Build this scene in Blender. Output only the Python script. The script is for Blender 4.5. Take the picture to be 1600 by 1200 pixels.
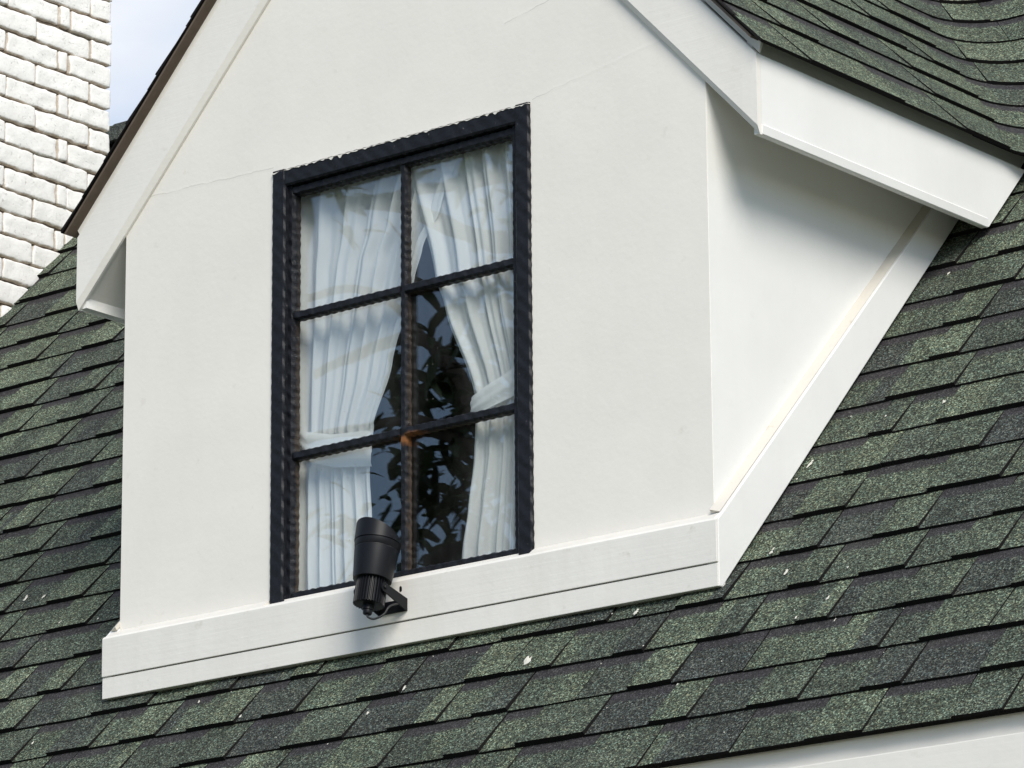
import bpy, bmesh, math, random
from mathutils import Vector, Matrix, noise

for o in list(bpy.data.objects):
    bpy.data.objects.remove(o)
S = bpy.context.scene
C = S.collection
R = math.radians
rnd = random.Random(11)

# ------------------------------------------------------------------ camera
cam_d = bpy.data.cameras.new('camera')
cam = bpy.data.objects.new('camera', cam_d)
C.objects.link(cam)
S.camera = cam
F_PX = 6988.488
pitch, head, roll = 0.27197, 0.68313, -0.00766
CAM = Vector((6.41448, -6.57583, -2.02038))
fw = Vector((-math.sin(head) * math.cos(pitch), math.cos(head) * math.cos(pitch), math.sin(pitch)))
r0 = Vector((math.cos(head), math.sin(head), 0))
u0 = r0.cross(fw)
rv = r0 * math.cos(roll) + u0 * math.sin(roll)
uv = -r0 * math.sin(roll) + u0 * math.cos(roll)
M = Matrix((rv, uv, -fw)).transposed().to_4x4()
M.translation = CAM
cam.matrix_world = M
cam_d.sensor_width = 36
cam_d.lens = F_PX / 1600 * 36
cam_d.clip_start = 0.5
cam_d.clip_end = 1000

# ------------------------------------------------------------------ light
SUN = Vector((1.0, -0.78, 0.95)).normalized()          # towards the sun
elev = math.asin(SUN.z)
azim = math.atan2(SUN.x, SUN.y)                       # clockwise from +Y
w = bpy.data.worlds.new('World')
S.world = w
w.use_nodes = True
nt = w.node_tree
nt.nodes.clear()
out = nt.nodes.new('ShaderNodeOutputWorld')
sky = nt.nodes.new('ShaderNodeTexSky')
sky.sky_type = 'NISHITA'
sky.sun_disc = False
sky.sun_elevation = elev
sky.sun_rotation = azim
sky.dust_density = 0.4
sky.ozone_density = 3.0
bg1 = nt.nodes.new('ShaderNodeBackground')
bg1.inputs[1].default_value = 0.115
bg2 = nt.nodes.new('ShaderNodeBackground')
bg2.inputs[0].default_value = (0.86, 0.885, 0.93, 1)
bg2.inputs[1].default_value = 0.85
mix = nt.nodes.new('ShaderNodeMixShader')
tc = nt.nodes.new('ShaderNodeTexCoord')
mp = nt.nodes.new('ShaderNodeMapping')
mp.inputs['Scale'].default_value = (1, 1, 2.2)
nz = nt.nodes.new('ShaderNodeTexNoise')
nz.inputs['Scale'].default_value = 5.5
nz.inputs['Detail'].default_value = 6
nz.inputs['Roughness'].default_value = 0.5
rp = nt.nodes.new('ShaderNodeMapRange')
rp.inputs[1].default_value = 0.42
rp.inputs[2].default_value = 0.74
rp.inputs[3].default_value = 0.15
rp.inputs[4].default_value = 1.0
L = nt.links.new
L(tc.outputs['Generated'], mp.inputs[0])
L(mp.outputs[0], nz.inputs['Vector'])
sepd = nt.nodes.new('ShaderNodeSeparateXYZ')
L(tc.outputs['Generated'], sepd.inputs[0])
bias = nt.nodes.new('ShaderNodeMath')
bias.operation = 'MULTIPLY_ADD'                      # the cloud thins out to the south
bias.inputs[1].default_value = 0.22
L(sepd.outputs[1], bias.inputs[0])
L(nz.outputs[0], bias.inputs[2])
L(bias.outputs[0], rp.inputs[0])
L(rp.outputs[0], mix.inputs[0])
L(sky.outputs[0], bg1.inputs[0])
L(bg1.outputs[0], mix.inputs[1])
L(bg2.outputs[0], mix.inputs[2])
L(mix.outputs[0], out.inputs[0])

sd = bpy.data.lights.new('sun', 'SUN')
sd.energy = 2.75
sd.angle = R(27)
sd.color = (1.0, 0.95, 0.865)
sun = bpy.data.objects.new('sun', sd)
C.objects.link(sun)
sun.rotation_euler = SUN.to_track_quat('Z', 'Y').to_euler()

S.view_settings.view_transform = 'Standard'
S.view_settings.look = 'None'
S.view_settings.exposure = 0.38
S.view_settings.gamma = 1
S.view_settings.use_curve_mapping = False
S.cycles.max_bounces = 12
S.cycles.transparent_max_bounces = 16

# ------------------------------------------------------------------ measures
W = 1.55
T = 0.0256            # trim thickness
ZS = -0.145           # foot of the base board
TH = 0.82657          # main roof pitch
GA = 0.8162           # dormer roof pitch
TG = math.tan(GA)
TT = math.tan(TH)
EV = 0.1326           # eave overhang
ZF0, ZF1 = 0.7246, 0.8865
FD = 0.015            # bargeboard stands proud
WX0, WX1, WZ0, WZ1 = 0.4258, 1.1157, 0.0032, 0.9179
D = Vector((0, math.cos(TH), math.sin(TH)))
N = Vector((0, -math.sin(TH), math.cos(TH)))
P0 = Vector((0, -T, ZS))
EXPO = 0.12425
S0 = -0.528
ZR = 1.915            # dormer ridge (shingle surface)
XC = W / 2


def roofpt(x, s, off=0.0):
    return P0 + Vector((x, 0, 0)) + D * s + N * off


# ------------------------------------------------------------------ materials
def new_mat(name):
    m = bpy.data.materials.new(name)
    m.use_nodes = True
    n = m.node_tree
    b = n.nodes['Principled BSDF']
    return m, n, b


def N_(n, t, **kw):
    x = n.nodes.new(t)
    for k, v in kw.items():
        if k in x.inputs:
            x.inputs[k].default_value = v
        else:
            setattr(x, k, v)
    return x


def mixc(n, fac, a, b, mode='MIX'):
    x = n.nodes.new('ShaderNodeMix')
    x.data_type = 'RGBA'
    x.blend_type = mode
    for i, v in ((0, fac), (6, a), (7, b)):
        if isinstance(v, (int, float)):
            x.inputs[i].default_value = v
        elif isinstance(v, tuple):
            x.inputs[i].default_value = v if len(v) == 4 else v + (1,)
        else:
            n.links.new(v, x.inputs[i])
    return x.outputs[2]


def ramp(n, src, stops):
    x = n.nodes.new('ShaderNodeValToRGB')
    e = x.color_ramp.elements
    while len(e) < len(stops):
        e.new(0.5)
    for k, (p, c) in enumerate(stops):
        e[k].position = p
        e[k].color = (c, c, c, 1) if isinstance(c, (int, float)) else c + (1,)
    n.links.new(src, x.inputs[0])
    return x.outputs[0]


def math_(n, op, a, b=0.0, c=0.0):
    x = n.nodes.new('ShaderNodeMath')
    x.operation = op
    for i, v in enumerate((a, b, c)):
        if isinstance(v, (int, float)):
            x.inputs[i].default_value = v
        else:
            n.links.new(v, x.inputs[i])
    return x.outputs[0]


def pos(n, scale=(1, 1, 1)):
    g = n.nodes.new('ShaderNodeNewGeometry')
    m = n.nodes.new('ShaderNodeMapping')
    m.inputs['Scale'].default_value = scale
    n.links.new(g.outputs['Position'], m.inputs[0])
    return m.outputs[0]


def noise_(n, vec, scale, detail=3, rough=0.5):
    x = N_(n, 'ShaderNodeTexNoise', Scale=scale, Detail=detail, Roughness=rough)
    n.links.new(vec, x.inputs['Vector'])
    return x.outputs[0]


def bump(n, b, h, strength, dist):
    x = N_(n, 'ShaderNodeBump', Strength=strength, Distance=dist)
    n.links.new(h, x.inputs['Height'])
    n.links.new(x.outputs[0], b.inputs['Normal'])


def paint(name, base, dirt=(0.50, 0.45, 0.36), amount=0.25, brush=True, rough=0.55, cracks=(), streak=0.35):
    m, n, b = new_mat(name)
    p = pos(n)
    big = noise_(n, p, 3.5, 5, 0.6)
    fine = math_(n, 'ADD', noise_(n, p, 70, 4, 0.6), math_(n, 'MULTIPLY', noise_(n, p, 9, 4, 0.55), 2.2))
    c = mixc(n, ramp(n, big, [(0.35, 0.0), (0.75, 1.0)]), base, tuple(v * 0.93 for v in base))
    spots = noise_(n, p, 26, 3, 0.6)
    f = math_(n, 'MULTIPLY', ramp(n, spots, [(0.66, 0.0), (0.80, 1.0)]), amount)
    c = mixc(n, f, c, dirt)
    st = noise_(n, pos(n, (18, 18, 1.6)), 1.0, 5, 0.6)
    c = mixc(n, math_(n, 'MULTIPLY', ramp(n, st, [(0.5, 0.0), (0.8, 1.0)]), amount * streak), c, dirt)
    h = fine
    if brush:
        h = math_(n, 'ADD', math_(n, 'MULTIPLY', noise_(n, pos(n, (3, 3, 90)), 1.6, 4, 0.6), 0.8), fine)
    for (x0, z0, x1, z1) in cracks:
        g = n.nodes.new('ShaderNodeNewGeometry')
        sx = n.nodes.new('ShaderNodeSeparateXYZ')
        n.links.new(g.outputs['Position'], sx.inputs[0])
        k = (z1 - z0) / (x1 - x0)
        line = math_(n, 'ADD', math_(n, 'MULTIPLY', math_(n, 'SUBTRACT', sx.outputs[0], x0), k), z0)
        wob = math_(n, 'MULTIPLY', math_(n, 'SUBTRACT', noise_(n, pos(n, (12, 12, 0)), 1, 5, 0.6), 0.5), 0.022)
        dz = math_(n, 'ABSOLUTE', math_(n, 'SUBTRACT', math_(n, 'ADD', sx.outputs[2], wob), line))
        core = math_(n, 'LESS_THAN', dz, 0.0011)
        ins = math_(n, 'MULTIPLY', math_(n, 'GREATER_THAN', sx.outputs[0], x0), math_(n, 'LESS_THAN', sx.outputs[0], x1))
        brk = ramp(n, noise_(n, pos(n, (9, 9, 9)), 1, 2), [(0.40, 0.0), (0.55, 1.0)])
        k1 = math_(n, 'MULTIPLY', math_(n, 'MULTIPLY', core, ins), brk)
        c = mixc(n, math_(n, 'MULTIPLY', k1, 0.32), c, (0.35, 0.33, 0.29))
        rdg = math_(n, 'MULTIPLY', math_(n, 'MULTIPLY', math_(n, 'SUBTRACT', 1.0, math_(n, 'MINIMUM', math_(n, 'MULTIPLY', dz, 160.0), 1.0)), ins), 0.45)
        h = math_(n, 'ADD', h, rdg)
    n.links.new(c, b.inputs['Base Color'])
    b.inputs['Roughness'].default_value = rough
    b.inputs['Specular IOR Level'].default_value = 0.3
    bump(n, b, h, 0.22, 0.0018)
    return m


m_wall = paint('stucco_paint', (0.82, 0.785, 0.722), brush=False, rough=0.8, streak=0.07, amount=0.30,
               cracks=((0.02, 0.944, 0.425, 0.929), (1.12, 0.924, 1.53, 0.985), (1.05, 1.10, 1.53, 1.20)))
m_board = paint('board_paint', (0.825, 0.795, 0.738), rough=0.5)
m_base = paint('base_board_paint', (0.815, 0.787, 0.732), rough=0.5, amount=0.45)
m_cheek = paint('cheek_paint', (0.83, 0.825, 0.80), brush=False, rough=0.6, amount=0.12)
m_caulk = paint('caulk', (0.72, 0.69, 0.63), amount=0.6)
m_sealant = paint('shade_toned_sealant', (0.62, 0.585, 0.52), dirt=(0.42, 0.36, 0.27), amount=0.6, brush=False)  # darker copy of the caulk; the groove's shade is put into its colour


def simple(name, col, rough=0.6, var=0.25, scale=40, metal=0.0, bmp=0.2, spec=0.5):
    m, n, b = new_mat(name)
    p = pos(n)
    c = mixc(n, noise_(n, p, scale, 4, 0.6), tuple(v * (1 - var) for v in col), tuple(min(1, v * (1 + var)) for v in col))
    n.links.new(c, b.inputs['Base Color'])
    b.inputs['Roughness'].default_value = rough
    b.inputs['Metallic'].default_value = metal
    b.inputs['Specular IOR Level'].default_value = spec
    bump(n, b, noise_(n, p, scale * 3, 3), bmp, 0.002)
    return m


m_deckwood = simple('brown_deck_board', (0.115, 0.085, 0.062), 0.75, 0.35, 30)
m_felt = simple('roof_felt', (0.012, 0.012, 0.012), 0.95, 0.3, 60, spec=0.1)
m_edge = simple('asphalt_edge', (0.012, 0.011, 0.011), 0.95, 0.4, 200, spec=0.1)
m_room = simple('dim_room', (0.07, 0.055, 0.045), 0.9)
m_ground = simple('garden_ground', (0.10, 0.11, 0.07), 0.95, 0.5, 1.5)
m_black = simple('black_powder_coat', (0.006, 0.0065, 0.0085), 0.42, 0.2, 300, bmp=0.05, spec=0.22)
m_rubber = simple('black_cable', (0.02, 0.02, 0.02), 0.5, 0.2, 200)
m_lens = simple('lamp_lens', (0.3, 0.3, 0.3), 0.1, 0.1)
m_mortar = simple('dark_mortar', (0.17, 0.135, 0.10), 0.95, 0.4, 45, bmp=0.6)
m_drop = simple('droppings', (0.58, 0.56, 0.49), 0.9, 0.2, 90)
m_bark = simple('bark', (0.10, 0.085, 0.07), 0.9, 0.4, 25)


def shingle_mat():
    m, n, b = new_mat('asphalt_granules')
    oi = n.nodes.new('ShaderNodeObjectInfo')
    uvn = n.nodes.new('ShaderNodeUVMap')
    sp = n.nodes.new('ShaderNodeSeparateXYZ')
    n.links.new(uvn.outputs[0], sp.inputs[0])
    p = pos(n)
    # tone of the piece: the object's own colour value (red), 0 dark .. 1 light; a second tone cuts part of it
    sc = n.nodes.new('ShaderNodeSeparateColor')
    n.links.new(oi.outputs['Color'], sc.inputs[0])
    tone = sc.outputs[0]
    cut = math_(n, 'GREATER_THAN', math_(n, 'ADD', sp.outputs[0], math_(n, 'MULTIPLY', math_(n, 'SUBTRACT', noise_(n, p, 90, 2), 0.5), 0.05)), sc.outputs[1])
    tone = mixc(n, cut, tone, sc.outputs[2])
    base = ramp(n, tone, [(0.0, (0.042, 0.047, 0.042)), (0.30, (0.055, 0.066, 0.051)), (0.62, (0.075, 0.091, 0.064)), (1.0, (0.100, 0.118, 0.081))])
    soft = noise_(n, p, 9, 4, 0.6)
    base = mixc(n, 1.0, base, ramp(n, soft, [(0.2, 0.62), (0.8, 1.35)]), 'MULTIPLY')
    # granules
    vo = N_(n, 'ShaderNodeTexVoronoi', Scale=360.0)
    n.links.new(p, vo.inputs['Vector'])
    g = n.nodes.new('ShaderNodeSeparateColor')
    n.links.new(vo.outputs['Color'], g.inputs[0])
    gran = ramp(n, g.outputs[0], [(0.0, 0.15), (0.32, 0.45), (0.62, 1.0), (0.88, 2.0), (1.0, 4.2)])
    base = mixc(n, 1.0, base, gran, 'MULTIPLY')
    hue = ramp(n, g.outputs[1], [(0.0, (1.15, 1.0, 0.85)), (0.5, (1.0, 1.0, 1.0)), (1.0, (0.82, 1.0, 1.08))])
    base = mixc(n, 1.0, base, hue, 'MULTIPLY')
    # dark granule band laid by the maker along the head of the lower plies (alpha 0 = lower ply)
    edge = math_(n, 'ADD', sp.outputs[1], math_(n, 'MULTIPLY', math_(n, 'SUBTRACT', noise_(n, p, 160, 3), 0.5), 0.16))
    band = ramp(n, edge, [(0.73, 0.0), (0.82, 1.0)])
    band = math_(n, 'MULTIPLY', band, math_(n, 'SUBTRACT', 1.0, oi.outputs['Alpha']))
    bandc = mixc(n, 1.0, (0.040, 0.036, 0.039), ramp(n, g.outputs[0], [(0.0, 0.5), (0.85, 1.1), (1.0, 2.2)]), 'MULTIPLY')
    base = mixc(n, math_(n, 'MULTIPLY', band, 0.93), base, bandc)
    # weather stains, chalky wash
    wash = ramp(n, noise_(n, pos(n, (2.2, 5, 5)), 1.3, 6, 0.65), [(0.60, 0.0), (0.80, 0.22)])
    base = mixc(n, wash, base, (0.16, 0.17, 0.13))
    n.links.new(base, b.inputs['Base Color'])
    b.inputs['Roughness'].default_value = 0.88
    b.inputs['Specular IOR Level'].default_value = 0.25
    bump(n, b, vo.outputs['Distance'], 0.7, 0.0018)
    return m


m_sh = shingle_mat()


def brick_mat():
    m, n, b = new_mat('whitewashed_brick')
    p = pos(n)
    tcn = n.nodes.new('ShaderNodeTexCoord')
    mp = n.nodes.new('ShaderNodeUVMap')
    sp = n.nodes.new('ShaderNodeSeparateXYZ')
    n.links.new(mp.outputs[0], sp.inputs[0])
    # u: closeness to the outline of the brick face (0 middle, 1 edge); v: underside
    nn = noise_(n, p, 60, 5, 0.65)
    wear = math_(n, 'ADD', sp.outputs[0], math_(n, 'MULTIPLY', math_(n, 'SUBTRACT', nn, 0.5), 0.9))
    wear = ramp(n, wear, [(0.70, 0.0), (1.05, 1.0)])
    c = mixc(n, noise_(n, p, 14, 5, 0.6), (0.89, 0.87, 0.835), (0.80, 0.78, 0.74))
    pit = ramp(n, noise_(n, p, 95, 3, 0.7), [(0.30, 1.0), (0.38, 0.0)])
    c = mixc(n, math_(n, 'MULTIPLY', pit, 0.22), c, (0.45, 0.40, 0.33))
    c = mixc(n, math_(n, 'MULTIPLY', wear, 0.70), c, (0.46, 0.37, 0.27))
    n.links.new(c, b.inputs['Base Color'])
    b.inputs['Roughness'].default_value = 0.85
    h = math_(n, 'ADD', noise_(n, p, 55, 5, 0.65), math_(n, 'MULTIPLY', pit, -0.6))
    bump(n, b, h, 0.6, 0.004)
    return m


m_brick = brick_mat()


def frame_mat():
    m, n, b = new_mat('black_painted_wood')
    p = pos(n)
    g = n.nodes.new('ShaderNodeNewGeometry')
    sx = n.nodes.new('ShaderNodeSeparateXYZ')
    n.links.new(g.outputs['Position'], sx.inputs[0])
    c = mixc(n, noise_(n, p, 30, 4), (0.006, 0.007, 0.010), (0.013, 0.014, 0.018))
    # paint worn to rusty brown in the rebates (deeper than the face) and low on the window
    deep = ramp(n, math_(n, 'ADD', math_(n, 'MULTIPLY', sx.outputs[1], 25.0), math_(n, 'MULTIPLY', noise_(n, p, 45, 4, 0.7), 0.8)), [(0.78, 0.0), (1.0, 1.0)])
    low = ramp(n, sx.outputs[2], [(0.25, 1.0), (0.75, 0.3)])
    c = mixc(n, math_(n, 'MULTIPLY', deep, low), c, (0.055, 0.040, 0.030))
    # one orange rust bleed under the lower cross bar by the middle bar
    dx = math_(n, 'ABSOLUTE', math_(n, 'SUBTRACT', sx.outputs[0], 0.785))
    dz = math_(n, 'ABSOLUTE', math_(n, 'SUBTRACT', sx.outputs[2], 0.285))
    rr = math_(n, 'ADD', math_(n, 'MULTIPLY', dx, 7.0), math_(n, 'MULTIPLY', dz, 42.0))
    rr = math_(n, 'ADD', rr, math_(n, 'MULTIPLY', noise_(n, p, 60, 3), 0.7))
    c = mixc(n, ramp(n, rr, [(0.65, 1.0), (1.15, 0.0)]), c, (0.17, 0.070, 0.024))
    fl = ramp(n, noise_(n, p, 120, 3, 0.7), [(0.70, 0.0), (0.75, 1.0)])
    c = mixc(n, math_(n, 'MULTIPLY', fl, 0.5), c, (0.25, 0.24, 0.22))
    n.links.new(c, b.inputs['Base Color'])
    b.inputs['Roughness'].default_value = 0.5
    b.inputs['Specular IOR Level'].default_value = 0.22
    # hammered, twisted relief worked into the paint
    wv = N_(n, 'ShaderNodeTexWave', Scale=17.0, Distortion=3.0, Detail=2.0)
    wv.bands_direction = 'DIAGONAL'
    n.links.new(p, wv.inputs['Vector'])
    bump(n, b, math_(n, 'ADD', noise_(n, p, 70, 3), math_(n, 'MULTIPLY', wv.outputs[0], 0.9)), 0.55, 0.004)
    return m


m_frame = frame_mat()


def glass_mat():
    m = bpy.data.materials.new('window_glass')
    m.use_nodes = True
    n = m.node_tree
    n.nodes.clear()
    o = n.nodes.new('ShaderNodeOutputMaterial')
    tr = N_(n, 'ShaderNodeBsdfTransparent')
    tr.inputs[0].default_value = (0.97, 0.985, 0.98, 1)
    gl = N_(n, 'ShaderNodeBsdfGlossy', Roughness=0.0)
    gl.inputs[0].default_value = (0.90, 0.96, 1.0, 1)
    lw = N_(n, 'ShaderNodeLayerWeight', Blend=0.5)
    fr_ = math_(n, 'ADD', 0.090, math_(n, 'MULTIPLY', math_(n, 'POWER', lw.outputs['Facing'], 4.0), 0.85))
    mx = n.nodes.new('ShaderNodeMixShader')
    bp = N_(n, 'ShaderNodeBump', Strength=0.12, Distance=0.002)
    n.links.new(noise_(n, pos(n), 7, 1), bp.inputs['Height'])
    n.links.new(bp.outputs[0], gl.inputs['Normal'])
    n.links.new(fr_, mx.inputs[0])
    n.links.new(tr.outputs[0], mx.inputs[1])
    n.links.new(gl.outputs[0], mx.inputs[2])
    # a film of dust and a few dried specks
    df = N_(n, 'ShaderNodeBsdfDiffuse')
    df.inputs[0].default_value = (0.6, 0.6, 0.55, 1)
    mx2 = n.nodes.new('ShaderNodeMixShader')
    sp = ramp(n, noise_(n, pos(n), 160, 2, 0.6), [(0.755, 0.0), (0.78, 0.6)])
    film = ramp(n, noise_(n, pos(n, (6, 6, 2)), 1.5, 5, 0.65), [(0.4, 0.0), (0.9, 0.04)])
    n.links.new(math_(n, 'MAXIMUM', sp, film), mx2.inputs[0])
    n.links.new(mx.outputs[0], mx2.inputs[1])
    n.links.new(df.outputs[0], mx2.inputs[2])
    n.links.new(mx2.outputs[0], o.inputs[0])
    return m


m_glass = glass_mat()


def cloth_mat():
    m = bpy.data.materials.new('sheer_cloth')
    m.use_nodes = True
    n = m.node_tree
    n.nodes.clear()
    o = n.nodes.new('ShaderNodeOutputMaterial')
    df = N_(n, 'ShaderNodeBsdfDiffuse')
    tl = N_(n, 'ShaderNodeBsdfTranslucent')
    for x in (df, tl):
        x.inputs[0].default_value = (0.93, 0.935, 0.94, 1)
    a = n.nodes.new('ShaderNodeMixShader')
    a.inputs[0].default_value = 0.22
    n.links.new(df.outputs[0], a.inputs[1])
    n.links.new(tl.outputs[0], a.inputs[2])
    tr = N_(n, 'ShaderNodeBsdfTransparent')
    b = n.nodes.new('ShaderNodeMixShader')
    b.inputs[0].default_value = 0.12
    n.links.new(a.outputs[0], b.inputs[1])
    n.links.new(tr.outputs[0], b.inputs[2])
    n.links.new(b.outputs[0], o.inputs[0])
    return m


m_cloth = cloth_mat()


def leaf_mat():
    m, n, b = new_mat('leaf')
    c = mixc(n, noise_(n, pos(n), 6, 3), (0.02, 0.04, 0.015), (0.05, 0.085, 0.03))
    n.links.new(c, b.inputs['Base Color'])
    b.inputs['Roughness'].default_value = 0.5
    return m


m_leaf = leaf_mat()


# ------------------------------------------------------------------ helpers
def link(name, me, parent=None, mat=None, smooth=False):
    o = bpy.data.objects.new(name, me)
    C.objects.link(o)
    if mat is not None and not me.materials:
        me.materials.append(mat)
    if smooth:
        for p in me.polygons:
            p.use_smooth = True
    if parent is not None:
        o.parent = parent
    return o


def from_bm(name, bm, parent=None, mat=None, smooth=False, normals=True):
    if normals:
        bmesh.ops.recalc_face_normals(bm, faces=bm.faces[:])
    me = bpy.data.meshes.new(name)
    bm.to_mesh(me)
    bm.free()
    return link(name, me, parent, mat, smooth)


def empty(name, loc, label, cat, group=None, kind=None):
    o = bpy.data.objects.new(name, None)
    C.objects.link(o)
    o.location = loc
    o.empty_display_size = 0.2
    tag(o, label, cat, group, kind)
    return o


def tag(o, label=None, cat=None, group=None, kind=None):
    for k, v in (('label', label), ('category', cat), ('group', group), ('kind', kind)):
        if v:
            o[k] = v
    return o


def prism(bm, poly, vec, bev=0.0):
    """polygon (3D points) extruded along vec"""
    vec = Vector(vec)
    a = [bm.verts.new(Vector(p)) for p in poly]
    b = [bm.verts.new(Vector(p) + vec) for p in poly]
    n = len(a)
    fs = [bm.faces.new(a), bm.faces.new(b[::-1])]
    for i in range(n):
        fs.append(bm.faces.new((a[i], b[i], b[(i + 1) % n], a[(i + 1) % n])))
    if bev:
        es = set()
        for f in fs:
            es.update(f.edges)
        bmesh.ops.recalc_face_normals(bm, faces=fs)
        bmesh.ops.bevel(bm, geom=list(es), offset=bev, segments=2, affect='EDGES', profile=0.6)


def box(bm, a, b, bev=0.0):
    (x0, y0, z0), (x1, y1, z1) = a, b
    prism(bm, [(x0, y0, z0), (x1, y0, z0), (x1, y1, z0), (x0, y1, z0)], (0, 0, z1 - z0), bev)


def loft(bm, rings, close=True, caps=True):
    vs = [[bm.verts.new(p) for p in r] for r in rings]
    n = len(vs[0])
    for a, b in zip(vs, vs[1:]):
        for i in range(n if close else n - 1):
            bm.faces.new((a[i], a[(i + 1) % n], b[(i + 1) % n], b[i]))
    if caps and close:
        bm.faces.new(vs[0][::-1])
        bm.faces.new(vs[-1])
    return vs


def tube(bm, pts, rad, n=8):
    pts = [Vector(p) for p in pts]
    if not isinstance(rad, (list, tuple)):
        rad = [rad] * len(pts)
    rings = []
    up = Vector((0.13, 0.21, 0.97))
    for i, p in enumerate(pts):
        t = (pts[min(i + 1, len(pts) - 1)] - pts[max(i - 1, 0)]).normalized()
        a = t.cross(up)
        if a.length < 1e-3:
            a = t.cross(Vector((1, 0, 0)))
        a.normalize()
        b = t.cross(a)
        rings.append([p + (a * math.cos(k * 2 * math.pi / n) + b * math.sin(k * 2 * math.pi / n)) * rad[i] for k in range(n)])
    loft(bm, rings)


def catmull(pts, n=8):
    pts = [Vector(p) for p in pts]
    P = [pts[0]] + pts + [pts[-1]]
    o = []
    for i in range(1, len(P) - 2):
        for k in range(n):
            t = k / n
            a, b, c, d = P[i - 1], P[i], P[i + 1], P[i + 2]
            o.append(0.5 * ((2 * b) + (c - a) * t + (2 * a - 5 * b + 4 * c - d) * t * t + (3 * b - a - 3 * c + d) * t ** 3))
    o.append(pts[-1])
    return o


def project(P):
    d = Vector(P) - CAM
    z = d.dot(fw)
    return 800 + F_PX * d.dot(rv) / z, 600 - F_PX * d.dot(uv) / z


def hidden(P):
    """is the line of sight to P blocked by the dormer's body or the chimney?"""
    P = Vector(P)
    n = 60
    for i in range(1, n):
        q = P.lerp(CAM, i * 0.05 / 1.0 / (P - CAM).length)
        if 0.01 < q.x < W - 0.01 and q.y > 0.0 and q.z < ZR - 0.06 - TG * abs(q.x - XC):
            return True
        if q.x < XCH - 0.005 and 0.9 < q.y < 1.744 and q.z < 2.9:
            return True
        # eave box on the left
        if -EV < q.x < 0 and -FD < q.y < 0.7 and ZF0 < q.z < ZF1:
            return True
        if W < q.x < W + EV and -FD < q.y < 0.7 and ZF0 + 0.05 < q.z < ZF1:
            return True
    return False


XCH = -1.7688


def visible(pts):
    for P in pts:
        x, y = project(P)
        if -15 < x < 1615 and -15 < y < 1215 and not hidden(P):
            return True
    return False


# ------------------------------------------------------------------ ground
bm = bmesh.new()
vs = [bm.verts.new(v) for v in ((-300, -300, -3.6), (300, -300, -3.6), (300, 300, -3.6), (-300, 300, -3.6))]
bm.faces.new(vs)
g = from_bm('ground', bm, mat=m_ground)
tag(g, 'garden ground far below the roof', 'ground', kind='structure')

# ------------------------------------------------------------------ house wall below the main eave
YE = (P0 + D * S0).y
ZE = (P0 + D * S0).z
bm = bmesh.new()
box(bm, (-3.4, YE + 0.30, -3.6), (4.2, YE + 0.42, ZE - 0.16))
hw = from_bm('house_wall', bm, mat=m_wall)
tag(hw, 'white rendered house wall below the green shingle eave', 'wall')

# ------------------------------------------------------------------ main roof
roof = empty('main_roof', tuple(roofpt(0, S0)), 'steep main roof of mottled green asphalt shingles around the white dormer', 'roof')
roof_inv = Matrix.Translation(-roof.location)


def xd(z):
    return XC + (ZR - z) / TG


def ym(z, off=0.0):
    return P0.y + (z - P0.z) / TT


RF = 0.13
SR = 3.036            # ridge


def z_of(s):
    return P0.z + s * math.sin(TH)


# deck of the main roof, leaving the dormer's footprint open
def reach(k):
    """how far a valley course runs on along the main roof before the straight course takes over"""
    return 0.05 + 0.10 * ((k * 0.618) % 1.0)


def clip_span(s, k=None):
    """x spans (left, right) where the main roof is bare at course s"""
    z = z_of(s)
    if k is not None and k >= 16 and z < ZR - 0.09:
        e = xd(z_of(S0 + k * EXPO)) + RF + reach(k) + 0.0016
        return [(-3.5, W - e), (e, 4.3)]
    if s < 0.0:
        return [(-3.5, 4.3)]
    if z < 0.908:
        return [(-3.5, -0.004), (W + 0.004, 4.3)]
    if z < ZR - 0.02:
        return [(-3.5, W - xd(z) - RF), (xd(z) + RF, 4.3)]
    return [(-3.5, 4.3)]


bm = bmesh.new()
k = 0
s = S0 + 0.01
while s < SR:
    s2 = min(s + EXPO / 2, SR)
    for a, b in clip_span(s + 0.02):
        prism(bm, [roofpt(a, s, -0.022), roofpt(b, s, -0.022), roofpt(b, s2, -0.022), roofpt(a, s2, -0.022)], -N * 0.012)
    s = s2
dk = from_bm('roof_deck', bm, roof, m_felt)
dk.matrix_parent_inverse = roof_inv

bm = bmesh.new()
rg = roofpt(0, SR)
prism(bm, [(-3.5, rg.y + 0.005, rg.z - 0.03), (4.3, rg.y + 0.005, rg.z - 0.03), (4.3, rg.y + 3, rg.z - 3.2), (-3.5, rg.y + 3, rg.z - 3.2)], (0, 0.02, 0.02))
o = from_bm('back_slope', bm, roof, m_felt)
o.matrix_parent_inverse = roof_inv


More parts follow.
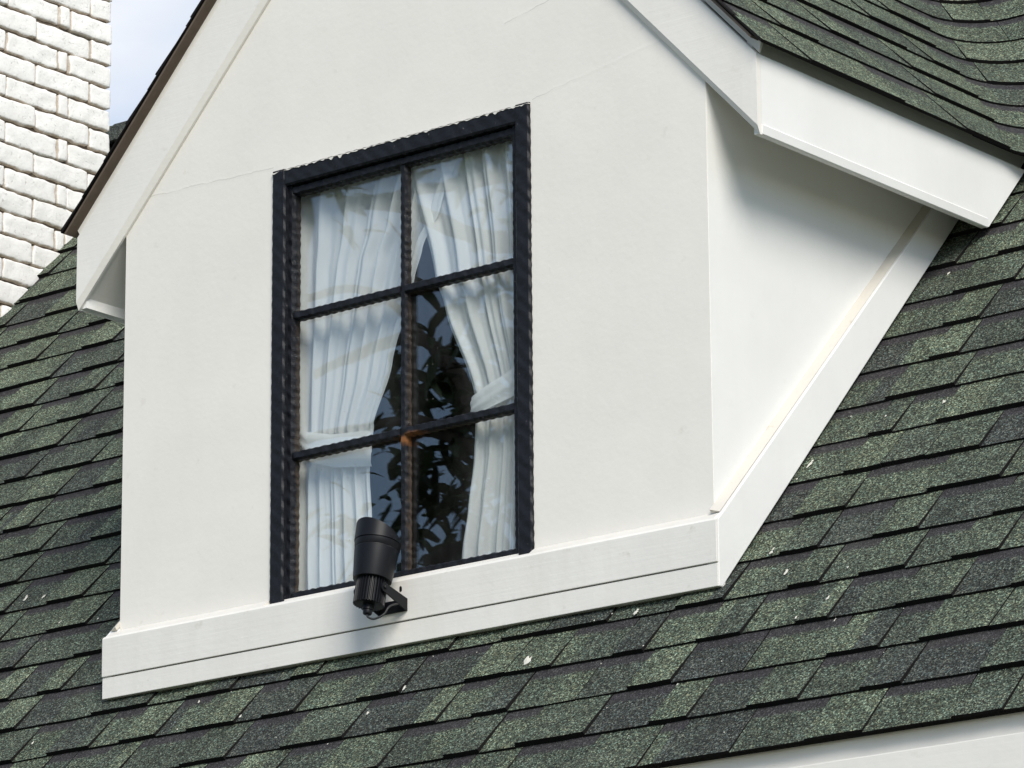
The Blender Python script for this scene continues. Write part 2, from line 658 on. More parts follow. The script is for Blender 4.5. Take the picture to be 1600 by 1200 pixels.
# piece meshes
def flat_piece_mesh(wd, tooth):
    h = 0.0120 if tooth else 0.0062
    Lp = EXPO + 0.018
    bm = bmesh.new()
    uvl = bm.loops.layers.uv.new('UVMap')
    n = max(2, int(wd / 0.05))
    rows = [(0, h), (EXPO * 0.5, h * 0.56), (EXPO, 0.0012), (Lp, 0.0006)]
    top = []
    rr = random.Random(int(wd * 1000) + tooth)
    jit = [rr.uniform(-0.0012, 0.0012) for _ in range(n + 1)]
    for j, (y, z) in enumerate(rows):
        top.append([bm.verts.new((wd * i / n, y + (jit[i] if j == 0 else 0), z)) for i in range(n + 1)])
    bot = [bm.verts.new((wd * i / n, jit[i] + 0.0005, -0.0004)) for i in range(n + 1)]
    for j in range(3):
        for i in range(n):
            f = bm.faces.new((top[j][i], top[j][i + 1], top[j + 1][i + 1], top[j + 1][i]))
            f.material_index = 0
    for i in range(n):
        f = bm.faces.new((bot[i], bot[i + 1], top[0][i + 1], top[0][i]))
        f.material_index = 1
    # sides
    for i, flip in ((0, False), (n, True)):
        e = bm.verts.new((wd * i / n, Lp, -0.0004))
        loop = [bot[i], top[0][i], top[1][i], top[2][i], top[3][i], e]
        f = bm.faces.new(loop if not flip else loop[::-1])
        f.material_index = 1
    for f in bm.faces:
        for l in f.loops:
            l[uvl].uv = (l.vert.co.x / wd, max(0, min(1.15, l.vert.co.y / EXPO)))
    me = bpy.data.meshes.new('shingle')
    bm.to_mesh(me)
    bm.free()
    me.materials.append(m_sh)
    me.materials.append(m_edge)
    return me


mesh_cache = {}
WIDTHS = [0.055, 0.07, 0.085, 0.10, 0.11, 0.12, 0.13, 0.145, 0.16, 0.18]


def piece_mesh(wd, tooth):
    key = (wd, tooth)
    if key not in mesh_cache:
        mesh_cache[key] = flat_piece_mesh(wd, tooth)
    return mesh_cache[key]


def tone(rn, tooth):
    """a cool, muted mix: most tabs mid green, some charcoal, some pale sage"""
    r = rn.random()
    if tooth:
        t = rn.uniform(0.50, 0.95) if r < 0.62 else (rn.uniform(0.28, 0.5) if r < 0.86 else rn.uniform(0.02, 0.15))
    else:
        t = rn.uniform(0.42, 0.75) if r < 0.5 else (rn.uniform(0.2, 0.42) if r < 0.75 else rn.uniform(0.0, 0.14))
    return t


def piece_color(rn, tooth):
    t1 = tone(rn, tooth)
    t2 = tone(rn, tooth) if rn.random() < 0.38 else t1
    return (t1, rn.uniform(0.3, 0.75), t2, 1.0 if tooth else 0.0)


vis_pieces = []
rest = []
NK = int((SR - S0) / EXPO) + 1
rn = random.Random(5)
for k in range(NK):
    sk = S0 + k * EXPO
    for (a, b) in clip_span(sk + (0.02 if sk > 0.02 else 0.0), k) if k > 4 else [(-3.5, 4.3)]:
        if k > 4 and sk > 0.03 and sk < 1.42:
            pass
        x = a + 0.0
        tooth = rn.random() < 0.5
        first = True
        while x < b - 0.02:
            wd = rn.choice(WIDTHS[2:] if not tooth else WIDTHS[1:9])
            if rn.random() < 0.06:
                wd = rn.choice(WIDTHS[:2])
            if first:
                # stagger: begin anywhere in a strip
                x -= rn.choice((0.0, 0.02, 0.05, 0.08)) if a < -3 else 0.0
                first = False
            if x + wd > b and b < 4:
                wd = min(WIDTHS, key=lambda q: abs(q - (b - x)))
                xx = b - wd
            else:
                xx = x
            z = 0
            pts = [roofpt(xx + fx * wd, sk + fy * EXPO) for fx in (0.02, 0.5, 0.98) for fy in (0.08, 0.5, 0.92)]
            item = (xx, sk + rn.uniform(-0.0016, 0.0016), wd, tooth, piece_color(rn, tooth), rn.uniform(-0.003, 0.003), rn.uniform(0, 0.0012))
            (vis_pieces if visible(pts) else rest).append(item)
            x += wd + (0.0016 if rn.random() < 0.8 else 0.003)
            tooth = (not tooth) if rn.random() < 0.92 else tooth
if len(vis_pieces) > 300:
    vis_pieces.sort(key=lambda it: (roofpt(it[0], it[1]) - CAM).length)
    rest += vis_pieces[300:]
    vis_pieces = vis_pieces[:300]
print('main roof shingles visible', len(vis_pieces), 'rest', len(rest))


def piece_matrix(x, s, rz, lift):
    base = roofpt(x, s, -0.0205 + lift)
    m = Matrix((Vector((1, 0, 0)), D, N)).transposed().to_4x4()
    m.translation = base
    return m @ Matrix.Rotation(rz, 4, 'Z')


for (x, s, wd, tooth, col, rz, lift) in vis_pieces:
    o = bpy.data.objects.new('shingle', piece_mesh(wd, tooth))
    C.objects.link(o)
    o.parent = roof
    o.matrix_parent_inverse = roof_inv
    o.matrix_basis = piece_matrix(x, s, rz, lift)
    if s < S0 + 0.01:
        o.matrix_basis = o.matrix_basis @ Matrix.Diagonal((1, 1, 0.55, 1))     # single ply along the eave
    o.color = col


def join_rest(name, items, parent, tooth):
    bm = bmesh.new()
    for (x, s, wd, th, col, rz, lift) in items:
        me = piece_mesh(wd, th)
        n0 = len(bm.verts)
        bm.from_mesh(me)
        bm.verts.ensure_lookup_table()
        mm = piece_matrix(x, s, rz, lift)
        for v in bm.verts[n0:]:
            v.co = mm @ v.co
    me = bpy.data.meshes.new(name)
    bm.to_mesh(me)
    bm.free()
    me.materials.append(m_sh)
    me.materials.append(m_edge)
    o = link(name, me, parent)
    o.matrix_parent_inverse = Matrix.Translation(-parent.location)
    o['kind'] = 'stuff'
    return o


o = join_rest('distant_shingles', [i for i in rest if i[3]], roof, True)
o.color = (0.65, 0.5, 0.65, 1)
o = join_rest('distant_shingles', [i for i in rest if not i[3]], roof, False)
o.color = (0.35, 0.5, 0.45, 0)

# ridge caps of the main roof
for i in range(36):
    x = -3.5 + i * 0.21
    if W - 0.2 > x > 0.2:
        pass
    bm = bmesh.new()
    uvl = bm.loops.layers.uv.new('UVMap')
    for sg in (-1, 1):
        dn = Vector((0, sg * math.cos(TH), -math.sin(TH)))
        nn = Vector((0, sg * math.sin(TH), math.cos(TH)))
        b0 = Vector((x, rg.y, rg.z + 0.004))
        p = [b0 + nn * 0.004, b0 + Vector((0.24, 0, 0)) + nn * 0.001, b0 + Vector((0.24, 0, 0)) + dn * 0.11 + nn * 0.001, b0 + dn * 0.11 + nn * 0.005]
        prism(bm, p, nn * 0.006)
    o = from_bm('ridge_cap', bm, roof, m_sh)
    o.matrix_parent_inverse = roof_inv
    t = tone(rn, True)
    o.color = (t, 0.5, t, 1)

# eave trim of the main roof: starter edge, shaded crown strip, fascia, soffit
YF = YE + 0.030
bm = bmesh.new()
prism(bm, [(-3.5, YE + 0.040, ZE + 0.003), (-3.5, YE + 0.10, ZE + 0.068), (-3.5, YE + 0.115, ZE + 0.054), (-3.5, YE + 0.052, ZE - 0.011)], (7.8, 0, 0))
o = from_bm('eave_batten', bm, roof, m_deckwood)
o.matrix_parent_inverse = roof_inv
bm = bmesh.new()
prism(bm, [(-3.5, YF + 0.012, ZE - 0.050), (-3.5, YF + 0.012, ZE - 0.0), (-3.5, YF + 0.04, ZE + 0.02), (-3.5, YF + 0.04, ZE - 0.05)], (7.8, 0, 0))
o = from_bm('crown_strip', bm, roof, m_board)
o.matrix_parent_inverse = roof_inv
bm = bmesh.new()
prism(bm, [(-3.5, YF - 0.008, ZE - 0.20), (-3.5, YF - 0.008, ZE - 0.052), (-3.5, YF + 0.014, ZE - 0.052), (-3.5, YF + 0.014, ZE - 0.20)], (7.8, 0, 0), 0.002)
o = from_bm('fascia', bm, roof, m_board)
o.matrix_parent_inverse = roof_inv
bm = bmesh.new()
box(bm, (-3.5, YF + 0.016, ZE - 0.185), (4.3, YE + 0.32, ZE - 0.17))
o = from_bm('soffit', bm, roof, m_board)
o.matrix_parent_inverse = roof_inv

# ------------------------------------------------------------------ dormer
dor = empty('dormer', (XC, 0, 0), 'white gabled dormer with black six pane window on the green shingle roof', 'dormer')
dinv = Matrix.Translation(-dor.location)


def dp(name, bm, mat, parent=None, smooth=False, normals=True):
    o = from_bm(name, bm, parent or dor, mat, smooth, normals)
    p = parent or dor
    o.matrix_parent_inverse = dinv
    return o


ZU = ZR - 0.045       # underside of the roof shell above the walls
# front wall with the window opening
bm = bmesh.new()
zW = ZU - TG * XC


def wallbit(pts, th=0.03):
    prism(bm, [(x, 0, z) for x, z in pts], (0, th, 0))


fx0, fx1, fz0, fz1 = WX0 + 0.012, WX1 - 0.012, WZ0 - 0.004, WZ1 - 0.012
wallbit([(0.0, -0.20), (fx0, -0.20), (fx0, fz1), (0.0, fz1)])
wallbit([(fx1, -0.20), (W, -0.20), (W, fz1), (fx1, fz1)])
wallbit([(fx0, -0.20), (fx1, -0.20), (fx1, fz0), (fx0, fz0)])
wallbit([(0.0, fz1), (W, fz1), (W, zW), (XC, ZU), (0.0, zW)])
bmesh.ops.remove_doubles(bm, verts=bm.verts[:], dist=1e-5)
# drop the inner coplanar joints
dp('front_wall', bm, m_wall)

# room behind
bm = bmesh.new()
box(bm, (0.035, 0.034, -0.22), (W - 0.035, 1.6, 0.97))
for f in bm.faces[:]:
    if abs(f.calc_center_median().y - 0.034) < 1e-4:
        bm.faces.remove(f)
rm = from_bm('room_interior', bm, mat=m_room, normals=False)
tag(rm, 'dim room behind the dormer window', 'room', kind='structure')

# cheeks
for side, x in ((-1, 0.0), (1, W)):
    bm = bmesh.new()
    zt = zW + 0.0
    yy = lambda z: P0.y + (z - P0.z) / TT
    poly = [(x, 0.0305, -0.19), (x, 0.0305, zt), (x, yy(zt) + 0.05, zt), (x, 0.02, -0.19)]
    x += side * 0.0008
    poly = [(x, 0.0012, -0.14), (x, 0.0012, zt), (x, yy(zt) + 0.08, zt), (x, yy(-0.14) + 0.09, -0.14)]
    prism(bm, poly, (-side * 0.03, 0, 0))
    dp('cheek', bm, m_cheek)
# thin corner return so the front wall's edge reads at the corner
# cheek trim boards
for side, x in ((-1, 0.0), (1, W)):
    bm = bmesh.new()
    li = lambda y: 0.0195 + (y - 0.0097) * (0.7862 - 0.0195) / (0.7367 - 0.0097)
    y2 = 0.92
    lo = lambda y: P0.z + (y - P0.y) * TT - 0.010
    inner = [(-T + 0.0, -0.017), (0.0, 0.010), (y2, li(y2))]
    poly = [(-T + 0.004, ZS + 0.0005), (-T + 0.004, -0.0145), (-0.010, -0.004), (y2, li(y2) - 0.012), (y2, lo(y2)), (-T + 0.014, ZS + 0.0005)]
    prism(bm, [(x + side * 0.0003, a, b) for a, b in poly], (side * (T - 0.0003), 0, 0), 0.0018)
    dp('cheek_trim', bm, m_cheek)
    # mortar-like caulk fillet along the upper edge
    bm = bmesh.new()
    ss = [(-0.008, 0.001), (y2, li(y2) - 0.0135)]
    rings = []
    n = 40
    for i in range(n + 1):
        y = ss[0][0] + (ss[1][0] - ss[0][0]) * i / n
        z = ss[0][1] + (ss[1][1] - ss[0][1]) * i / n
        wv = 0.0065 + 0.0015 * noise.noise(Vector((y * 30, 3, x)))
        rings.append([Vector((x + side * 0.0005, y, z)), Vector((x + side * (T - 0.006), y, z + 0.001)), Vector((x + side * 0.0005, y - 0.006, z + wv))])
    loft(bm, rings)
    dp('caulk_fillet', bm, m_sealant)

# base boards
bm = bmesh.new()
prism(bm, [(-T + 0.001, -0.001, -0.0985), (-T + 0.001, -T - 0.0015, -0.0985), (-T + 0.001, -T - 0.0015, -0.0175), (-T + 0.001, -T + 0.002, -0.0135), (-T + 0.001, -0.001, -0.004)], (W + 2 * T - 0.002, 0, 0), 0.0012)
dp('base_board', bm, m_base)
bm = bmesh.new()
prism(bm, [(-T + 0.001, -0.001, ZS), (-T + 0.001, -T + 0.001, ZS), (-T + 0.001, -T + 0.001, -0.1008), (-T + 0.001, -0.001, -0.1008)], (W + 2 * T - 0.002, 0, 0), 0.0012)
dp('base_board', bm, m_base)
# caulk along the top of the base board, outside the window
for (a, b) in ((-0.018, WX0 - 0.002), (WX1 + 0.002, W + 0.016)):
    bm = bmesh.new()
    rings = []
    n = int((b - a) / 0.02)
    for i in range(n + 1):
        x = a + (b - a) * i / n
        h = 0.003 + 0.0012 * noise.noise(Vector((x * 40, 0, 0)))
        rings.append([Vector((x, -0.0004, -0.006)), Vector((x, -T + 0.003, -0.0132)), Vector((x, -T * 0.4, -0.004 + h * 0.3)), Vector((x, -0.0004, h))])
    loft(bm, rings)
    dp('caulk_fillet', bm, m_caulk)

# bargeboards with a bevelled lower edge, and the strip above them
for side in (-1, 1):
    xe = XC + side * (XC + EV)
    run = XC + EV
    rise = run * TG
    bm = bmesh.new()
    sec = [(-FD, ZF0 + 0.016), (-FD, ZF1), (-0.0006, ZF1), (-0.0006, ZF0), (-FD * 0.45, ZF0)]
    xe2 = xe
    r1 = [Vector((xe2, y, z)) for y, z in sec]
    r2 = [Vector((XC, y, z + rise)) for y, z in sec]
    loft(bm, [r1, r2])
    dp('bargeboard', bm, m_board)
    bm = bmesh.new()
    c0, c1 = ZF1 + 0.0035, ZF1 + 0.030
    sec = [(-FD + 0.0115, c0), (-FD + 0.007, c1), (-0.0006, c1), (-0.0006, c0)]
    r1 = [Vector((xe + side * (0.0 if z == c0 else 0.008), y, z - (0.0 if z == c0 else 0.008 * TG))) for y, z in sec]
    r2 = [Vector((XC, y, z + rise)) for y, z in sec]
    loft(bm, [r1, r2])
    dp('rake_strip', bm, m_board)

# eave boxes: fascia, shaded strip above, drip edge, sloping soffit
yend0 = P0.y + (ZF0 - P0.z) / TT + 0.004
yend1 = P0.y + (ZF1 - P0.z) / TT + 0.004
for side in (-1, 1):
    xe = XC + side * (XC + EV)
    bm = bmesh.new()
    prism(bm, [(xe, -0.0003, ZF0 + 0.004), (xe, yend0 + 0.002, ZF0 + 0.004), (xe, yend1, ZF1), (xe, -0.0003, ZF1)], (-side * 0.018, 0, 0))
    dp('fascia', bm, m_cheek)
    bm = bmesh.new()      # bead along the fascia's foot
    prism(bm, [(xe + side * 0.0002, 0.0002, ZF0 + 0.022), (xe + side * 0.0030, 0.0002, ZF0 + 0.019), (xe + side * 0.0012, 0.0002, ZF0 + 0.002), (xe - side * 0.001, 0.0002, ZF0 + 0.0005)],
          (0, yend0 - 0.004, 0))
    dp('fascia_bead', bm, m_cheek)
    bm = bmesh.new()
    prism(bm, [(xe - side * 0.018, -0.001, ZF1 + 0.0005), (xe - side * 0.018, yend1, ZF1 + 0.0005), (xe - side * 0.018, yend1 + 0.04, ZF1 + 0.045), (xe - side * 0.018, -0.001, ZF1 + 0.045)], (-side * 0.012, 0, 0))
    dp('eave_strip', bm, m_cheek)
    bm = bmesh.new()      # soffit following the rafters
    a = Vector((xe - side * 0.018, 0.0005, ZF0 + 0.026))
    b = Vector((XC + side * XC, 0.0005, ZF0 + 0.026 + (EV - 0.018) * TG))
    y2 = 1.0
    prism(bm, [a, b, b + Vector((0, y2, 0)), a + Vector((0, y2, 0))], (0, 0, 0.012))
    dp('soffit', bm, m_board)

# ------------------------------------------------------------------ window
win = empty('window', (0, 0, 0), None, None)
win.parent = dor
win.matrix_parent_inverse = dinv
yG = 0.030            # glass plane


def wpart(name, bm, mat, smooth=False):
    o = from_bm(name, bm, win, mat, smooth)
    return o


def scallop_bar(bm, p0, p1, wdir, half, y0, y1, per=0.0205, amp=0.0008, seed=0, both=True):
    """bar from p0 to p1 (x,z), width direction wdir, wavy edges, front at y0, back at y1, chamfered"""
    p0, p1 = Vector((p0[0], 0, p0[1])), Vector((p1[0], 0, p1[1]))
    wd = Vector((wdir[0], 0, wdir[1]))
    Lg = (p1 - p0).length
    n = max(8, int(Lg / (per / 6)))
    rings = []
    for i in range(n + 1):
        t = i / n
        c = p0.lerp(p1, t)
        ph = t * Lg / per * 2 * math.pi
        wv = amp * math.sin(ph + 1.3 * math.sin(ph * 0.23 + seed)) + 0.0007 * noise.noise(Vector((t * Lg * 90, seed, 0)))
        h1 = half + wv
        h2 = half + (amp * math.sin(ph + 2 + seed) if both else 0)
        dy = 0.0005 * math.sin(ph + 0.7)
        rings.append([c + wd * h1 * 0.62 + Vector((0, y0 + dy, 0)), c + wd * h1 + Vector((0, y0 + (y1 - y0) * 0.35, 0)), c + wd * h1 + Vector((0, y1, 0)),
                      c - wd * h2 + Vector((0, y1, 0)), c - wd * h2 + Vector((0, y0 + (y1 - y0) * 0.35, 0)), c - wd * h2 * 0.62 + Vector((0, y0 + dy, 0))])
    loft(bm, rings)


# outer frame: four flat members with a stepped inner moulding
FR = 0.043
for nm, (a, b, wdv) in (('frame_stile', ((WX0 + FR / 2 - 0.003, WZ0 - 0.015), (WX0 + FR / 2 - 0.003, WZ1), (1, 0))),
                        ('frame_stile', ((WX1 - FR / 2 + 0.003, WZ0 - 0.015), (WX1 - FR / 2 + 0.003, WZ1), (1, 0))),
                        ('frame_head', ((WX0 + 0.004, WZ1 - FR / 2 + 0.003), (WX1 - 0.004, WZ1 - FR / 2 + 0.003), (0, 1)))):
    bm = bmesh.new()
    rings = []
    p0, p1 = Vector((a[0], 0, a[1])), Vector((b[0], 0, b[1]))
    Lg = (p1 - p0).length
    n = int(Lg / 0.003)
    wd = Vector((wdv[0], 0, wdv[1]))
    for i in range(n + 1):
        c = p0.lerp(p1, i / n)
        s_ = i / n * Lg
        wv = 0.0005 * math.sin(s_ / 0.0215 * 6.283 + math.sin(s_ * 19) * 1.5) + 0.0008 * noise.noise(Vector((s_ * 60, a[0] * 7, 0)))
        hf = FR / 2 - 0.003
        fy = -0.0065 if nm == 'frame_stile' else -0.0055
        rings.append([c + wd * (hf - 0.004) + Vector((0, fy, 0)), c + wd * (hf + wv) + Vector((0, fy + 0.003, 0)), c + wd * (hf + wv) + Vector((0, 0.034, 0)),
                      c - wd * (hf - wv) + Vector((0, 0.034, 0)), c - wd * (hf - wv) + Vector((0, fy + 0.003, 0)), c - wd * (hf - 0.004) + Vector((0, fy, 0))])
    loft(bm, rings)
    wpart(nm, bm, m_frame)
# inner moulding (sash)
ix0, ix1, iz1 = WX0 + FR - 0.006, WX1 - FR + 0.006, WZ1 - FR + 0.006
for nm, a, b, wdv in (('sash_stile', (ix0 + 0.003, WZ0 - 0.012), (ix0 + 0.003, iz1), (1, 0)),
                      ('sash_stile', (ix1 - 0.009, WZ0 - 0.012), (ix1 - 0.009, iz1), (-1, 0)),
                      ('sash_rail', (ix0, iz1 - 0.010), (ix1, iz1 - 0.010), (0, -1))):
    bm = bmesh.new()
    scallop_bar(bm, a, b, wdv, 0.010, 0.006 if nm == 'sash_stile' else 0.007, yG - 0.0005, amp=0.0009, seed=a[0])
    wpart(nm, bm, m_frame)
bm = bmesh.new()
scallop_bar(bm, (ix0, WZ0 + 0.002), (ix1, WZ0 + 0.002), (0, 1), 0.010, 0.008, yG - 0.0005, amp=0.0008, seed=9)
wpart('sash_rail', bm, m_frame)
# muntins
MX = 0.7705
bm = bmesh.new()
scallop_bar(bm, (MX, WZ0), (MX, iz1 - 0.004), (1, 0), 0.0078, 0.0110, yG - 0.001, seed=3)
wpart('muntin', bm, m_frame)
for z in (0.5995, 0.3005):
    for (a, b) in ((ix0 + 0.006, MX - 0.0068), (MX + 0.0068, ix1 - 0.012)):
        bm = bmesh.new()
        scallop_bar(bm, (a, z), (b, z), (0, 1), 0.0095, 0.0085, yG - 0.001, seed=z * 9 + a)
        wpart('muntin', bm, m_frame)
# panes
zs_ = [WZ0, 0.3005, 0.5995, iz1 - 0.008]
xs_ = [ix0 + 0.003, MX, ix1 - 0.006]
pr = random.Random(4)
for i in range(2):
    for j in range(3):
        bm = bmesh.new()
        x0, x1, z0, z1 = xs_[i] + 0.0005, xs_[i + 1] - 0.0005, zs_[j] + 0.0005, zs_[j + 1] - 0.0005
        box(bm, (x0, yG, z0), (x1, yG + 0.003, z1))
        # each pane sits a hair out of true in its putty
        a1, a2 = pr.uniform(-0.0035, 0.0035), pr.uniform(-0.0035, 0.0035)
        cx_, cz_ = (x0 + x1) / 2, (z0 + z1) / 2
        for v in bm.verts:
            v.co.y += (v.co.x - cx_) * a1 + (v.co.z - cz_) * a2
        wpart('pane', bm, m_glass)
# ragged edge of white wall paint lapping the frame
bm = bmesh.new()


def ragged(p0, p1, inward, w0=0.0028, seed=0):
    p0, p1 = Vector((p0[0], 0, p0[1])), Vector((p1[0], 0, p1[1]))
    iw = Vector((inward[0], 0, inward[1]))
    Lg = (p1 - p0).length
    n = int(Lg / 0.0022)
    rings = []
    for i in range(n + 1):
        c = p0.lerp(p1, i / n)
        s_ = i / n * Lg
        a = noise.noise(Vector((s_ * 55, seed, 0)))
        b = max(0, math.sin(s_ / 0.023 * 6.283 + 4 * noise.noise(Vector((s_ * 11, seed, 5))))) * max(0.0, 0.45 + 1.6 * noise.noise(Vector((s_ * 14, seed, 8))))
        wv = max(0.0003, w0 * (0.25 + 1.3 * a + 1.7 * b))
        g_ = iw * (0.0016 + 0.0005 * a)
        rings.append([c + g_ + Vector((0, -0.002, 0)), c + g_ + Vector((0, -0.0064, 0)), c + g_ + iw * wv + Vector((0, -0.0068, 0)), c + g_ + iw * wv + Vector((0, -0.002, 0))])
    loft(bm, rings)


ragged((WX0, WZ1 - 0.001), (WX1, WZ1 - 0.001), (0, -1), 0.0028, 1)
wpart('paint_edge', bm, m_caulk)


# ------------------------------------------------------------------ dormer roof with its swept valley
def contour(z, side=1):
    """plan data of the level line at height z on the right-hand slope"""
    return xd(z), ym(z)


def surf(z, kind, t, off=0.0):
    """kind 'd': straight part, t = y ; 'a': arc, t = 0..1 ; 'm': main part, t = x. Returns a point and the surface normal"""
    x0, y0 = contour(z)
    nd = Vector((math.sin(GA), 0, math.cos(GA)))
    nm_ = N
    off_m = off - 0.004
    if kind == 'd':
        return Vector((x0, t, z)) + nd * off
    if kind == 'm':
        return Vector((t, y0, z)) + nm_ * off_m
    c = Vector((x0 + RF, y0 - RF))
    ang = math.pi - t * math.pi / 2
    p = Vector((c.x + RF * math.cos(ang), c.y + RF * math.sin(ang), z))
    nn = nd.lerp(nm_, t).normalized()
    return p + nn * (off - 0.004 * t)


YFRONT = -0.036
dr = empty('dormer_roof', (0, 0, 0), None, None)
dr.parent = dor
dr.matrix_parent_inverse = dinv


def curved_piece(segs, zk, dz, tooth, parent, mirror=False, name='shingle', bmx=None):
    """segs: list of (kind, t) samples along the course"""
    h = 0.0092 if tooth else 0.0058
    own = bmx is None
    bm = bmesh.new() if own else bmx
    uvl = bm.loops.layers.uv.verify()
    n = len(segs)
    rows = []
    for (f, off) in ((0.0, h - 0.0165), (0.5, h * 0.56 - 0.0165), (1.0, 0.0012 - 0.0165), (1.12, -0.0162)):
        row = []
        for i, (kd, t) in enumerate(segs):
            p = surf(zk + dz * f, kd, t, off)
            if mirror:
                p.x = W - p.x
            row.append(bm.verts.new(p))
        rows.append(row)
    bot = []
    for (kd, t) in segs:
        p = surf(zk + 0.0003, kd, t, -0.0170)
        if mirror:
            p.x = W - p.x
        bot.append(bm.verts.new(p))
    fl = []
    for j in range(3):
        for i in range(n - 1):
            f = bm.faces.new((rows[j][i], rows[j][i + 1], rows[j + 1][i + 1], rows[j + 1][i]))
            f.material_index = 0
            for l, (u, v) in zip(f.loops, ((i, j), (i + 1, j), (i + 1, j + 1), (i, j + 1))):
                l[uvl].uv = (u / (n - 1), (0, 0.5, 1.0, 1.12)[v])
            fl.append(f)
    for i in range(n - 1):
        f = bm.faces.new((bot[i], bot[i + 1], rows[0][i + 1], rows[0][i]))
        f.material_index = 1
        fl.append(f)
    for i in (0, n - 1):
        f = bm.faces.new((bot[i], rows[0][i], rows[1][i], rows[2][i]))
        f.material_index = 1
        fl.append(f)
    if own:
        bmesh.ops.recalc_face_normals(bm, faces=bm.faces[:])
        me = bpy.data.meshes.new(name)
        bm.to_mesh(me)
        bm.free()
        me.materials.append(m_sh)
        me.materials.append(m_edge)
        return link(name, me, parent)


DZ = EXPO * math.sin(TH)
K0 = 16
rn = random.Random(23)
nvis = 0
rest_bm = {True: bmesh.new(), False: bmesh.new()}
for side in (1, -1):
    for k in range(K0, 30):
        zk = z_of(S0 + k * EXPO)
        if zk + DZ > ZR:
            break
        dz_k = DZ
        if k == K0:
            zk, dz_k = zk - 0.0206, DZ + 0.0206
        x0, y0 = contour(zk)
        Ld = y0 - RF - YFRONT
        La = RF * math.pi / 2
        total = Ld + La + reach(k)

        def at(u):
            if u <= Ld:
                return ('d', YFRONT + u)
            if u <= Ld + La:
                return ('a', (u - Ld) / La)
            return ('m', x0 + RF + u - Ld - La)
        u = -rn.uniform(0.0, 0.12) if k > K0 else 0
        tooth = rn.random() < 0.5
        while u < total - 0.015:
            wd = rn.choice((0.10, 0.13, 0.16, 0.19, 0.22, 0.25)) * (0.8 if u > Ld - 0.1 else 1.0)
            a, b = max(u, 0), min(u + wd, total)
            if total - b < 0.04:
                b = total
            a2, b2 = a + 0.0007, b - 0.0007
            us = [a2, b2]
            nseg = 3 if b2 < Ld else 7
            us = [a2 + (b2 - a2) * i / nseg for i in range(nseg + 1)]
            if a2 < Ld < b2:
                us = sorted(set(us + [Ld]))
            if a2 < Ld + La < b2:
                us = sorted(set(us + [Ld + La]))
            segs = [at(q) for q in us]
            # keep the last verts of the straight part joined to the arc at the next course
            pts = [surf(zk + dz_k * f, *s_, 0.0) for s_ in (segs[0], segs[len(segs) // 2], segs[-1]) for f in (0.1, 0.9)]
            vis = side == 1 and any(-10 < project(P)[0] < 1610 and -10 < project(P)[1] < 1210 for P in pts)
            dzj = rn.uniform(-0.0008, 0.0008)
            if vis and nvis < 300:
                o = curved_piece(segs, zk + dzj, dz_k, tooth, dr)
                cc = piece_color(rn, tooth)
                o.color = (0.35 + 0.62 * cc[0], cc[1], 0.35 + 0.62 * cc[2], cc[3])  # dormer tabs raised in tone: grazing sheen painted into the colour
                nvis += 1
            else:
                curved_piece(segs, zk + dzj, dz_k, tooth, dr, mirror=side == -1, bmx=rest_bm[tooth])
            u = b if u + wd < total else total + 1
            tooth = (not tooth) if rn.random() < 0.85 else tooth
print('dormer shingles visible', nvis)
for tooth, bm in rest_bm.items():
    me = bpy.data.meshes.new('distant_shingles')
    bmesh.ops.recalc_face_normals(bm, faces=bm.faces[:])
    bm.to_mesh(me)
    bm.free()
    me.materials.append(m_sh)
    me.materials.append(m_edge)
    o = link('distant_shingles', me, dr)
    o['kind'] = 'stuff'
    o.color = (0.6, 0.5, 0.4, 1.0 if tooth else 0.0)
# deck of the dormer roof (brown board seen along the left rake) and felt in the valley
ze = z_of(S0 + K0 * EXPO) - 0.0206
for side in (1, -1):
    bm = bmesh.new()
    nd = Vector((side * math.sin(GA), 0, math.cos(GA)))
    fx = lambda x: XC + side * (x - XC)
    rc = 0.022 if side == 1 else 0.004
    e0 = Vector((fx(xd(ze) - rc), YFRONT + 0.003, ze + (rc - 0.004) * TG)) - nd * 0.017
    e1 = Vector((XC, YFRONT + 0.003, ZR)) - nd * 0.017
    yb0, yb1 = ym(ze) - RF * 0.5, ym(ZR - 0.03)
    a = e0 + Vector((0, yb0 - YFRONT, 0))
    b = e1 + Vector((0, yb1 - YFRONT, 0))
    prism(bm, [e0, e1, b, a], -nd * 0.005)
    o = from_bm('deck_board', bm, dr, m_deckwood)
    # valley felt
    bm = bmesh.new()
    rings = []
    for i in range(25):
        z = ze + (ZR - 0.06 - ze) * i / 24
        row = []
        for kd, t in [('d', ym(z) - RF - 0.12)] + [('a', q / 8) for q in range(9)] + [('m', xd(z) + RF + 0.06)]:
            p = surf(z, kd, t, -0.0185)
            if side == -1:
                p.x = W - p.x
            row.append(p)
        rings.append(row)
    loft(bm, rings, close=False, caps=False)
    o = from_bm('valley_felt', bm, dr, m_felt)
# front edge of the shingles along the rakes (black asphalt edge)
for side in (1, -1):
    bm = bmesh.new()
    nd = Vector((side * math.sin(GA), 0, math.cos(GA)))
    rj = random.Random(7)
    n = 15
    for i in range(n):
        z0 = ze + (ZR - ze) * i / n
        z1 = ze + (ZR - ze) * (i + 1) / n + 0.004
        fx = lambda z: XC + side * (ZR - z) / TG
        yo = YFRONT - rj.uniform(0.0, 0.004)
        hh = rj.uniform(0.003, 0.0065)
        a = Vector((fx(z0), yo, z0)) - nd * 0.0165
        b = Vector((fx(z1), yo, z1)) - nd * 0.0165
        p = [a, b, b + nd * (hh * 0.5), a + nd * hh]
        prism(bm, p, (0, 0.02, 0))
    from_bm('rake_edge', bm, dr, m_edge)

